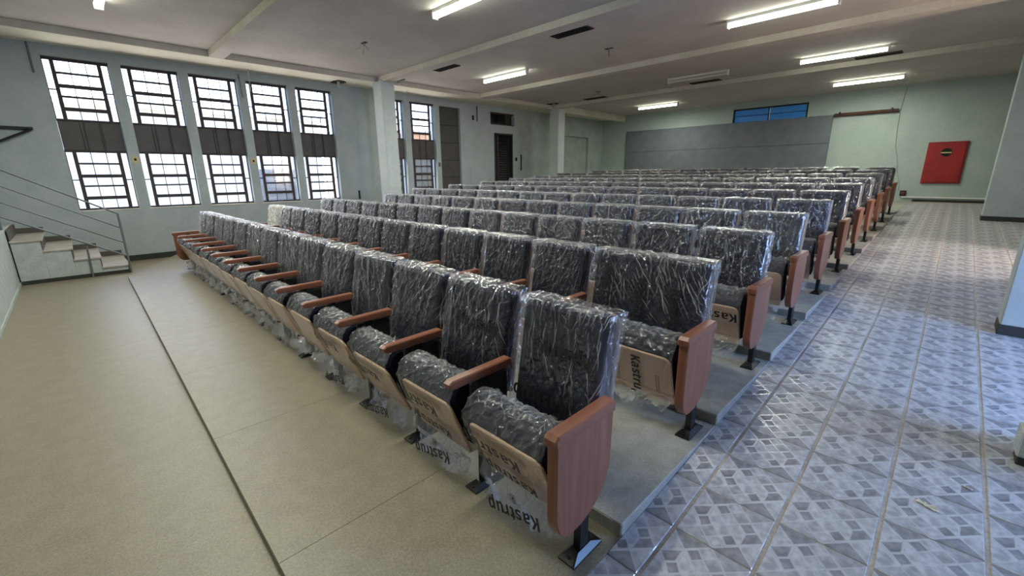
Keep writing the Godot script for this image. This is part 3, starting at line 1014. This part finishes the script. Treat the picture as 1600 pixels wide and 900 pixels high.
func back_wrap(hw: float, v: int) -> ArrayMesh:
	var n := wrap_noises(v)
	var hem: float = [0.02, 0.05, -0.02, 0.03, 0.0, 0.06, -0.01][v]
	var nu := int(round((hw + WRAP_T) * 2 / 0.0058))
	return net(nu, 112, func(u: float, t: float) -> Vector3:
		var s := (u * 2 - 1) * (hw + WRAP_T)
		var b := (1.0 - t) * (WRAP_H + WRAP_T + 0.02) - 0.02 + (0.0 if t < 0.7 else -hem * (t - 0.7) / 0.3 * (0.5 + 0.5 * sin(s * 9 + v)))
		return wrap_point(hw, n, s, b, 0.0))

# a crease highlight painted as whitened film: a narrow tent along a line of (s, b); at(s, b) finds the film
func add_crease_glint(st: SurfaceTool, at: Callable, from: Vector2, angle: float, length: float, width: float, bend: float) -> void:
	var steps := maxi(3, int(length / 0.012))
	var p := from
	var last := []
	for i in steps + 1:
		var t := float(i) / steps
		var dir := Vector2(sin(angle + bend * t), -cos(angle + bend * t))
		var w := width * (0.25 + 0.75 * sin(PI * clampf(t * 0.9 + 0.1, 0, 1)))
		var across := Vector2(-dir.y, dir.x) * w
		var row := [at.call(p - across, 0.0008), at.call(p, 0.0008 + width * 0.7), at.call(p + across, 0.0008)]
		if i > 0:
			quad(st, last[0], row[0], row[1], last[1])
			quad(st, last[1], row[1], row[2], last[2])
		last = row
		p += dir * (length / steps)

func back_crease_glints(hw: float, v: int) -> ArrayMesh:
	var n := wrap_noises(v)
	var r := RandomNumberGenerator.new()
	r.seed = 4000 + v
	var at := func(q: Vector2, lift: float) -> Vector3: return wrap_point(hw, n, clampf(q.x, -hw - 0.1, hw + 0.1), clampf(q.y, -0.02, 0.68), lift)
	var st := begin()
	var many := int(190 * hw / 0.255)
	for i in many:
		var kind := r.randf()
		if kind < 0.52:      # short painted glints on pleats over the top edge
			add_crease_glint(st, at, Vector2(r.randf_range(-hw, hw), 0.57 + r.randf_range(0.0, 0.09)), r.randfn(0.0, 0.28), 0.02 + absf(r.randfn(0, 0.045)), r.randf_range(0.0006, 0.0022), r.randfn(0, 0.3))
		elif kind < 0.70:    # long painted glints along folds down the front
			var s0 := r.randf_range(-hw, hw)
			add_crease_glint(st, at, Vector2(s0, 0.57 - absf(r.randfn(0, 0.12))), n[4] * 0.42 + r.randfn(0, 0.22), 0.06 + absf(r.randfn(0, 0.12)), r.randf_range(0.0008, 0.0026), r.randfn(0, 0.25))
		elif kind < 0.90:    # small painted glints on crumples anywhere
			add_crease_glint(st, at, Vector2(r.randf_range(-hw, hw), r.randf_range(0.05, 0.56)), r.randf_range(-PI, PI), r.randf_range(0.012, 0.045), r.randf_range(0.0006, 0.002), r.randfn(0, 0.6))
		else:                # painted glints on folds down the side faces
			add_crease_glint(st, at, Vector2((hw + r.randf_range(0.005, 0.09)) * (1 if r.randf() < 0.7 else -1), r.randf_range(0.2, 0.56)), r.randfn(0, 0.25), 0.04 + absf(r.randfn(0, 0.1)), r.randf_range(0.0008, 0.003), r.randfn(0, 0.2))
	return done(st)

func seat_crease_glints(hw: float, v: int) -> ArrayMesh:
	var f := seat_film_at(hw, v)
	var r := RandomNumberGenerator.new()
	r.seed = 5000 + v
	var at := func(q: Vector2, lift: float) -> Vector3: return f.call(clampf(q.x, -hw, hw), clampf(q.y, 0.01, 0.6)) + Vector3(0, 0.5, 0.8) * lift
	var st := begin()
	for i in int(210 * hw / 0.25):
		add_crease_glint(st, at, Vector2(r.randf_range(-hw, hw), r.randf_range(0.05, 0.25)), r.randfn(0.0, 0.9), 0.015 + absf(r.randfn(0, 0.05)), r.randf_range(0.0007, 0.0024), r.randfn(0, 0.5))
	for i in int(22 * hw / 0.25):
		add_crease_glint(st, at, Vector2(r.randf_range(-hw, hw), r.randf_range(0.28, 0.55)), r.randfn(0.0, 0.5), 0.02 + absf(r.randfn(0, 0.06)), r.randf_range(0.0005, 0.0012), r.randfn(0, 0.3))
	return done(st)

func hanging_crease_glints(hw: float, v: int) -> ArrayMesh:
	var f := hanging_at(hw, v)
	var r := RandomNumberGenerator.new()
	r.seed = 6000 + v
	var at := func(q: Vector2, lift: float) -> Vector3: return f.call(clampf(q.x / hw * 0.5 + 0.5, 0, 1), clampf(q.y / 0.2, 0, 1)) + Vector3(0, 0, lift)
	var st := begin()
	for i in 60:
		add_crease_glint(st, at, Vector2(r.randf_range(-hw, hw), r.randf_range(0.08, 0.2)), r.randfn(0.0, 0.5), 0.02 + absf(r.randfn(0, 0.05)), r.randf_range(0.0008, 0.003), r.randfn(0, 0.5))
	return done(st)

# film over the folded seat: crumpled on the cushion, smooth on the shell, hanging free below it
func seat_film_at(hw: float, v: int) -> Callable:
	var big := noise(1.0, 500 + v * 5, 1)
	var mid := noise(1.0, 501 + v * 5, 1)
	var fine := noise(1.0, 502 + v * 5, 2)
	var cell := crumple(503 + v * 5)
	var path := [Vector2(-0.03, 0.44), Vector2(-0.008, 0.53), Vector2(0.018, 0.563), Vector2(0.055, 0.579), Vector2(0.094, 0.575), Vector2(0.130, 0.551), Vector2(0.152, 0.513), Vector2(0.162, 0.472), Vector2(0.158, 0.445), Vector2(0.124, 0.35), Vector2(0.090, 0.26), Vector2(0.056, 0.175)]
	var length := [0.0]
	for i in range(1, path.size()):
		length.append(length[-1] + path[i].distance_to(path[i - 1]))
	var shell_at: float = length[7]
	return func(s: float, l: float) -> Vector3:
		l = minf(l, length[-1])
		var i := 1
		while i < path.size() - 1 and length[i] < l:
			i += 1
		var f: float = (l - length[i - 1]) / (length[i] - length[i - 1])
		var p: Vector2 = path[i - 1].lerp(path[i], f)
		var g: Vector2 = (path[i] - path[i - 1]).normalized()
		var n := Vector2(-g.y, g.x)
		var cush := 1.0 - smoothstep(shell_at - 0.02, shell_at + 0.01, l)
		var k := 0.004 + cush * (0.012 * ridge(big, s * 9.0 + l * 6.0, l * 9.0) + 0.008 * ridge(mid, s * 24.0, l * 20.0 + s * 9.0) + 0.010 * (cell.get_noise_2d(s * 22.0 + l * 12.0, l * 26.0 - s * 8.0) + 1.0) + 0.005 * (cell.get_noise_2d(s * 70.0, l * 60.0) + 1.0))
		k += (1.0 - cush) * (0.0022 * ridge(mid, s * 16.0, l * 5.0) + 0.0012 * (fine.get_noise_2d(s * 30.0, l * 12.0) + 1.0))
		var over := maxf(absf(s) - (hw - 0.012), 0.0)
		return Vector3(s, p.y + n.y * k - cush * over * 1.2, p.x + n.x * k)

func seat_wrap(hw: float, v: int) -> ArrayMesh:
	var f := seat_film_at(hw, v)
	return net(int(round(hw * 2 / 0.0065)), 100, func(u: float, t: float) -> Vector3: return f.call((u * 2 - 1) * hw, t * 0.6))

# the loose end of the seat's bag, hanging in folds under the shell
func hanging_at(hw: float, v: int) -> Callable:
	var big := noise(1.0, 600 + v * 5, 1)
	var mid := noise(1.0, 601 + v * 5, 1)
	var cell := crumple(602 + v * 5)
	var drop: float = [0.13, 0.09, 0.15, 0.06, 0.115][v]
	var lean: float = [0.25, -0.1, 0.1, -0.3, 0.0][v]
	return func(u: float, t: float) -> Vector3:
		var s := (u * 2 - 1) * hw
		var hang := smoothstep(0.0, 0.35, t)
		var length := drop * (1.0 + 0.5 * big.get_noise_2d(s * 5.0, 9.0) + lean * (u - 0.5)) + 0.05
		var y := 0.205 - t * length - 0.012 * hang * ridge(mid, s * 22.0, 1.0)
		var z := 0.062 - 0.024 * t * (1.0 - hang) + hang * (0.05 * big.get_noise_2d(s * 6.0, t * 1.2) + 0.022 * ridge(mid, s * 14.0, t * 1.6) + 0.008 * (cell.get_noise_2d(s * 30.0, t * 5.0) + 1.0))
		return Vector3(s * (1.0 - 0.16 * hang * t), maxf(y, 0.012), z)

func hanging_film(hw: float, v: int) -> ArrayMesh:
	return net(76, 40, hanging_at(hw, v))

func lettering(c: Node3D, row: int, i: int, wide: bool, fold: Transform3D) -> void:
	if not (row == 0 and i < 4) and not wide and not (row == 2 and i == 0):
		return
	var face := Vector3(0, -0.34, 0.94).normalized()
	var up := Vector3(0, 0.945, 0.34).normalized()
	if wide:
		# printed sideways down the film of the wide chair
		var side := Basis(-up, Vector3.RIGHT, face)
		print_on(c, "Kastrup", 0.085, fold * seat3(0.16, 0.16, 0.016), fold.basis * side)
		for x in [0.02, 0.035, 0.285, 0.30]:
			part(c, "printed_line", box(Vector3(0.13, 0.003, 0.0006)), M.print, fold * seat3(x, 0.15, 0.016), "", fold.basis * side)
		var lean := Vector3(0, 0.985, -0.167).normalized()
		var out := Vector3.RIGHT.cross(lean)
		for q in [[-0.24, 0.30], [0.0, 0.27], [0.23, 0.24]]:
			print_on(c, "Kastrup", 0.090, back3(q[0], q[1], 0.146), Basis(-lean, Vector3.RIGHT, out))
		return
	var turned := Basis(Vector3.LEFT, -up, face)
	print_on(c, "Kastrup", 0.100, fold * seat3(-0.075 if row == 0 else 0.04, 0.268, 0.026), fold.basis * turned)
	if row == 0:
		part(c, "printed_line", box(Vector3(0.10, 0.004, 0.0006)), M.print, fold * seat3(-0.13, 0.222, 0.026), "", fold.basis * turned)
		part(c, "printed_line", box(Vector3(0.06, 0.003, 0.0006)), M.print, fold * seat3(-0.13, 0.21, 0.026), "", fold.basis * turned)
		part(c, "printed_ring", shared("ring", printed_ring), M.print, Vector3(0.03, 0.165, 0.125))
		print_on(c, "Kastrup", 0.088, Vector3(0.04 - i * 0.03, 0.10, 0.135), Basis(Vector3(-0.97, -0.24, 0).normalized(), Vector3(0.24, -0.97, 0).normalized(), Vector3.BACK))
		if i < 2:
			print_on(c, "Kastrup", 0.085, fold * seat3(0.0, 0.13, 0.026), fold.basis * turned)
			var lean := Vector3(0, 0.985, -0.167).normalized()
			var out := Vector3.RIGHT.cross(lean)
			print_on(c, "Kastrup", 0.090, back3(-0.04, 0.13, 0.146), Basis(Vector3.LEFT, -lean, out))
			print_on(c, "Kastrup", 0.090, back3(0.05, 0.37, 0.146), Basis(Vector3.LEFT, -lean, out))

func printed_ring() -> ArrayMesh:
	var st := begin()
	for q in [[0.0, 0.008], [0.013, 0.016], [0.020, 0.022]]:
		for k in 20:
			var a := TAU * k / 20
			var b := TAU * (k + 1) / 20
			var p := Vector3(cos(a), sin(a), 0)
			var r := Vector3(cos(b), sin(b), 0)
			quad(st, p * q[0], p * q[1], r * q[1], r * q[0])
	return done(st)

func print_on(c: Node3D, words: String, height: float, at: Vector3, basis: Basis) -> void:
	var key := "text%s%.3f" % [words, height]
	if not cache.has(key):
		var font := SystemFont.new()
		font.font_names = PackedStringArray(["Droid Sans"])
		font.font_weight = 600
		var t := TextMesh.new()
		t.font = font
		t.text = words
		t.font_size = 32
		t.pixel_size = height / 32.0
		t.depth = 0.0006
		cache[key] = t
	part(c, "printed_lettering", cache[key], M.print, at, "black lettering printed on the plastic", basis)

# ---------------------------------------------------------------- lamps
func make_lamps() -> void:
	var lit := [[-7.80, 0.75, "above the platform edge near the stage stairs"], [-5.03, 4.22, "in the second ceiling bay above the front rows"], [-7.97, 7.80, "in the third ceiling bay on the window side"], [-2.23, 7.80, "in the third ceiling bay on the aisle side"], [-2.02, 11.40, "in the fourth ceiling bay on the aisle side"], [-2.02, 14.95, "in the last ceiling bay before the red cabinet"], [-7.73, 14.95, "in the last ceiling bay above the grey panel"], [-4.95, 0.75, "above the platform edge midway along the stage"], [-2.05, 0.75, "above the platform edge at the aisle side"]]
	for q in lit:
		fluorescent(q[0], q[1], true, "lit white fluorescent batten " + q[2])
	fluorescent(-4.85, 11.25, false, "unlit fluorescent batten in the fourth ceiling bay")

func fluorescent(x: float, d: float, on: bool, label: String) -> void:
	var l := thing("fluorescent_lamp", label, "lamp", V(x, YC, d), "fluorescent battens")
	part(l, "housing", box(Vector3(1.46, 0.045, 0.085), 0.004), M.white_enamel, Vector3(0, -0.0225, 0))
	for s in [-1, 1]:
		part(l, "lamp_holder", box(Vector3(0.025, 0.085, 0.10), 0.004), M.white_enamel, Vector3(s * 0.715, -0.075, 0))
	for z in [-0.028, 0.028]:
		part(l, "tube", shared("tube", func(): return tube([Vector3(-0.70, 0, 0), Vector3(0.70, 0, 0)], 0.017, 12)), M.tube if on else M.tube_off, Vector3(0, -0.085, z))
	if on:
		area("lamp_light", V(x, YC - 0.115, d), Vector3.DOWN, Vector2(1.4, 0.09), Color(0.985, 1.0, 0.93), 6.2)

# ---------------------------------------------------------------- back wall
func make_back_wall_things() -> void:
	var g := thing("grey_wall_panel", "long dark grey panel wall behind the last rows", "panel", V(-6.465, YF, DB - 0.05))
	part(g, "board", box(Vector3(7.03, 1.68, 0.09), 0.006), M.panel_grey, Vector3(0, 0.84, 0))
	part(g, "board", box(Vector3(7.03, 0.82, 0.09), 0.006), M.panel_grey, Vector3(0, 2.095, 0))
	var c := thing("fire_hose_cabinet", "red fire hose cabinet with round window on the back wall", "cabinet", V(-0.285, 1.2, DB))
	part(c, "frame", box(Vector3(0.78, 1.09, 0.05), 0.006), M.red, Vector3(0, 0.545, 0.025))
	var door := part(c, "door", box(Vector3(0.71, 1.02, 0.02), 0.004), M.red, Vector3(0, 0.545, 0.06))
	part(door, "round_window", tube([Vector3(0, 0, 0), Vector3(0, 0, 0.012)], 0.105, 24), M.dark_glass, Vector3(0, 0.27, 0.008), "dark round window")
	part(door, "window_bar", box(Vector3(0.20, 0.03, 0.006), 0.001), M.yellowed, Vector3(0, 0.262, 0.022))
	part(door, "handle", box(Vector3(0.03, 0.06, 0.02), 0.004), M.red, Vector3(-0.31, -0.02, 0.018))
	for y in [-0.35, 0.35]:
		part(door, "hinge", box(Vector3(0.02, 0.09, 0.02), 0.003), M.red, Vector3(0.355, y, 0.005))
	var r := thing("wall_rail", "dark metal tube fixed high on the back wall beside the grey panel", "tube", V(-2.19, 3.19, DB - 0.08))
	part(r, "pipe", tube([Vector3(-0.74, 0, 0), Vector3(0.74, 0, 0)], 0.045, 12), M.rust)
	for s in [-0.6, 0.6]:
		part(r, "bracket", box(Vector3(0.04, 0.11, 0.09), 0.003), M.steel_matt, Vector3(s, 0.02, 0.035))
	var k := thing("wall_cable", "thin cable hanging down the back wall left of the red cabinet", "cable", V(-1.3, 0.95, DB - 0.012))
	var pts := []
	for q in [[-1.37, 3.8], [-1.42, 3.2], [-1.40, 2.6], [-1.36, 2.2], [-1.26, 1.85], [-1.21, 1.5], [-1.12, 1.2], [-1.10, 1.0]]:
		pts.append(Vector3(q[0] + 1.3, q[1] - 0.95, 0))
	part(k, "cord", tube(pts, 0.008, 6), M.cable)
	var o := thing("floor_socket_box", "small dark socket box low on the back wall", "socket", V(-0.99, 0.86, DB))
	part(o, "box", box(Vector3(0.13, 0.14, 0.06), 0.006), M.dark, Vector3(0, 0.07, 0.03))
	part(o, "cover", box(Vector3(0.10, 0.10, 0.008), 0.003), M.rust, Vector3(0, 0.07, 0.064))

# ---------------------------------------------------------------- window wall
func make_left_wall_things() -> void:
	var d2 := setting("door_2")
	for k in 6:
		boxed(d2, "metal_panel", M.sheet, XW - 0.10, XW - 0.07, 0.45 + k * 0.513, 0.45 + k * 0.513 + 0.507, 8.27, 9.01, 0.006)
	boxed(d2, "frame", M.dark_wood, XW - 0.2, XW - 0.10, 0.45, 3.53, 8.25, 9.03)
	var d1 := setting("door_1")
	boxed(d1, "frame", M.dark_wood, XW - 0.21, XW + 0.01, 0.58, 2.90, 10.47, 10.52, 0.004)
	boxed(d1, "frame", M.dark_wood, XW - 0.21, XW + 0.01, 0.58, 2.90, 11.31, 11.36, 0.004)
	boxed(d1, "frame", M.dark_wood, XW - 0.21, XW + 0.01, 2.85, 2.90, 10.47, 11.36, 0.004)
	boxed(d1, "stile", M.dark_wood, XW - 0.16, XW - 0.11, 0.6, 2.85, 10.70, 10.78, 0.004)
	boxed(d1, "stile", M.dark_wood, XW - 0.16, XW - 0.11, 0.6, 2.85, 11.23, 11.31, 0.004)
	for k in 28:
		part(d1, "slat", box(Vector3(0.05, 0.012, 0.47), 0.002), M.dark_wood, Vector3(XW - 0.135, 0.66 + k * 0.078, -11.005), "", Basis(Vector3.BACK, 0.6))
	boxed(d1, "side_leaf", M.sheet, XW - 0.2, XW - 0.16, 0.6, 2.85, 10.52, 10.72, 0.004)
	# dark lobby behind the doorway
	solid("wall_lobby", span(XW - 1.5, XW - 1.4, -0.3, 3.9, 9.8, 12.0), M.wall)
	solid("wall_lobby_side_1", span(XW - 1.5, XW - 0.22, -0.3, 3.9, 9.75, 9.85), M.wall)
	solid("wall_lobby_side_2", span(XW - 1.5, XW - 0.22, -0.3, 3.9, 11.95, 12.05), M.wall)
	solid("ceiling_lobby", span(XW - 1.5, XW - 0.22, 3.8, 3.95, 9.75, 12.05), M.ceiling)
	solid("floor_lobby", span(XW - 1.5, XW - 0.22, 0.3, 0.58, 9.75, 12.05), M.concrete)
	var f := setting("window_9")
	boxed(f, "frame", M.rust, XW - 0.18, XW - 0.06, 3.16, 3.20, 10.32, 11.45, 0.004)
	boxed(f, "frame", M.rust, XW - 0.18, XW - 0.06, 3.51, 3.55, 10.32, 11.45, 0.004)
	boxed(f, "board", M.dark_wood, XW - 0.16, XW - 0.12, 3.2, 3.51, 11.1, 11.42, 0.004)
	# plates, switches, conduits
	var plate := func(called: String, label: String, cat: String, y: float, d: float, w: float, h: float, mat: Material, hole: Material) -> void:
		var o := thing(called, label, cat, V(XW, y, d))
		part(o, "plate", box(Vector3(0.012, h, w), 0.003), mat, Vector3(0.006, 0, 0))
		part(o, "insert", box(Vector3(0.008, h * 0.35, w * 0.35), 0.002), hole, Vector3(0.014, 0, 0))
	plate.call("wall_socket", "yellowed socket plate between the first and second barred windows", "socket", 1.88, 1.03, 0.10, 0.13, M.yellowed, M.dark)
	plate.call("wall_socket", "yellowed socket plate between the third and fourth barred windows", "socket", 1.88, 3.07, 0.10, 0.13, M.yellowed, M.dark)
	plate.call("wall_socket", "small greenish socket plate beside the tall metal door", "socket", 1.85, 8.17, 0.08, 0.13, M.rail, M.dark)
	plate.call("wall_switch", "black switch high on the wall beside a dangling conduit", "switch", 3.3, 9.56, 0.08, 0.14, M.dark, M.steel)
	plate.call("wall_switch", "black switch beside the dark louvred door", "switch", 2.06, 11.53, 0.10, 0.12, M.dark, M.steel)
	plate.call("wall_slot", "tall narrow black slot in the stained wall beyond the louvred door", "slot", 1.95, 11.78, 0.06, 0.55, M.dark, M.steel)
	plate.call("wall_box", "small black box on the wall behind the first column", "box", 1.05, 5.5, 0.05, 0.22, M.dark, M.steel)
	var hatch := thing("wall_hatch", "flush white painted hatch in the wall before the louvred door", "hatch", V(XW, 1.15, 9.68))
	part(hatch, "lid", box(Vector3(0.012, 1.3, 0.58), 0.004), M.wall, Vector3(0.006, 0, 0))
	var rod := func(label: String, a: Vector3, b: Vector3, r: float, mat: Material) -> void:
		var o := thing("conduit", label, "conduit", b)
		part(o, "pipe", tube([a - b, Vector3.ZERO], r, 8), mat)
		part(o, "clip", box(Vector3(0.03, 0.03, 0.03), 0.004), mat, (a - b) * 0.85)
	rod.call("grey conduit hanging from the ceiling edge before the first window", V(XW + 0.03, YB, -0.03), V(XW + 0.02, 3.26, -0.03), 0.013, M.rail)
	rod.call("white conduit hanging from the edge beam before the fourth window", V(-10.95, YB, 3.15), V(-10.98, 3.30, 3.15), 0.008, M.cable)
	rod.call("dark thin conduit on the pier between the third and fourth windows", V(XW + 0.015, 3.66, 3.03), V(XW + 0.015, 3.2, 3.05), 0.009, M.rail)
	rod.call("black conduit hanging beside the high black switch", V(XW + 0.02, 3.66, 9.72), V(XW + 0.02, 3.2, 9.72), 0.014, M.dark)
	rod.call("white conduit hanging from the edge beam before the sixth window", V(-10.8, YB, 6.9), V(-10.82, 3.45, 6.9), 0.007, M.cable)
	var p := thing("projector_bracket", "black steel triangular bracket high on the wall above the staircase", "bracket", V(XW, 2.36, -0.45))
	part(p, "arm", box(Vector3(0.04, 0.05, 0.44), 0.004), M.steel_matt, Vector3(0.03, 0.0, 0.0))
	part(p, "arm", tube([Vector3(0.03, -0.02, -0.2), Vector3(0.03, -0.24, 0.22)], 0.018, 6), M.steel_matt)
	part(p, "arm", tube([Vector3(0.10, -0.02, -0.2), Vector3(0.10, -0.24, 0.22)], 0.018, 6), M.steel_matt)
	part(p, "plate", box(Vector3(0.14, 0.04, 0.06), 0.004), M.steel_matt, Vector3(0.07, 0.0, -0.2))

# ---------------------------------------------------------------- ceiling details
func make_ceiling_things() -> void:
	var names := ["ceiling vent with dark slats beside the second beam, aisle side", "ceiling vent with dark slats beside the second beam, window side", "dark ceiling vent before the fourth beam on the window side", "dark ceiling vent before the fourth beam behind the unlit batten", "ceiling vent with pale slats before the fourth beam near the aisle"]
	var spots := [[-4.98, 6.44], [-8.42, 6.41], [-8.45, 12.25], [-5.05, 12.25], [-1.55, 12.22]]
	for k in 5:
		var o := thing("ceiling_vent", names[k], "vent", V(spots[k][0], YC, spots[k][1]), "ceiling vents")
		part(o, "backing", box(Vector3(0.72, 0.008, 0.22)), M.dark, Vector3(0, -0.004, 0))
		for s in [-1, 1]:
			part(o, "frame", box(Vector3(0.76, 0.014, 0.012), 0.002), M.frame, Vector3(0, -0.007, s * 0.115))
			part(o, "frame", box(Vector3(0.012, 0.014, 0.24), 0.002), M.frame, Vector3(s * 0.375, -0.007, 0))
		for j in 6:
			part(o, "slat", box(Vector3(0.73, 0.003, 0.02)), M.frame, Vector3(0, -0.012, -0.09 + j * 0.036), "", Basis(Vector3.RIGHT, 0.5))
	var wires := [[-7.91, 4.23, "bare wires hanging from a hole in the second ceiling bay"], [-5.09, 7.76, "bare wires hanging from a hole in the third ceiling bay"], [-7.77, 11.39, "bare wires hanging from a hole in the fourth ceiling bay"]]
	for q in wires:
		var o := thing("hanging_wires", q[2], "wires", V(q[0], YC, q[1]), "loose ceiling wires")
		part(o, "hole_plate", box(Vector3(0.16, 0.006, 0.06)), M.dark, Vector3(0, -0.003, 0))
		for j in 4:
			var a := rng.randf_range(-0.22, 0.12)
			var b := rng.randf_range(-0.1, 0.1)
			part(o, "wire", tube([Vector3(0.02 * j - 0.03, 0, 0), Vector3(a * 0.4, -0.06, b * 0.4), Vector3(a, -rng.randf_range(0.08, 0.15), b)], 0.0035, 5), M.rust if j % 2 == 0 else M.cable)
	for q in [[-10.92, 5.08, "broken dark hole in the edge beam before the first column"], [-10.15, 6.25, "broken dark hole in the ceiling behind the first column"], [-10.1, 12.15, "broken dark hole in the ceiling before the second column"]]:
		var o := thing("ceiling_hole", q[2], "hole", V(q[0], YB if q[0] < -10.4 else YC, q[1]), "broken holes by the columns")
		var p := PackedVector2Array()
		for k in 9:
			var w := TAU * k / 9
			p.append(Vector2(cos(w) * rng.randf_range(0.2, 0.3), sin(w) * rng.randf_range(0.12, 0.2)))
		part(o, "hole_shade_sheet", extrude(p, -0.006, 0.0, 0.0, func(a, b, w): return Vector3(a, w, b)), M.dark)  # dark sheet painted in for the shade inside the hole
		part(o, "pipe_stub", tube([Vector3(0.05, 0, 0.02), Vector3(0.05, -0.12, 0.02)], 0.035, 10), M.cable)

# ---------------------------------------------------------------- litter
func make_scraps() -> void:
	var q := [[0.17, 2.49, 0.075, "crumpled paper scrap on the tiles"], [0.30, 2.75, 0.03, "small white paper chip on the tiles"]]
	for a in q:
		var o := thing("paper_scrap", a[3], "paper", V(a[0], ramp_y(a[1]) + 0.001, a[1]))
		var n := noise(1.0, 900 + int(a[0] * 100), 2)
		var L: float = a[2]
		part(o, "sheet", net(10, 6, func(u: float, t: float) -> Vector3: return Vector3((u - 0.5) * L, 0.002 + absf(n.get_noise_2d(u * 60, t * 60)) * L * 0.25, (t - 0.5) * L * 0.35 + (u - 0.5) * L * 0.4)), M.paper)
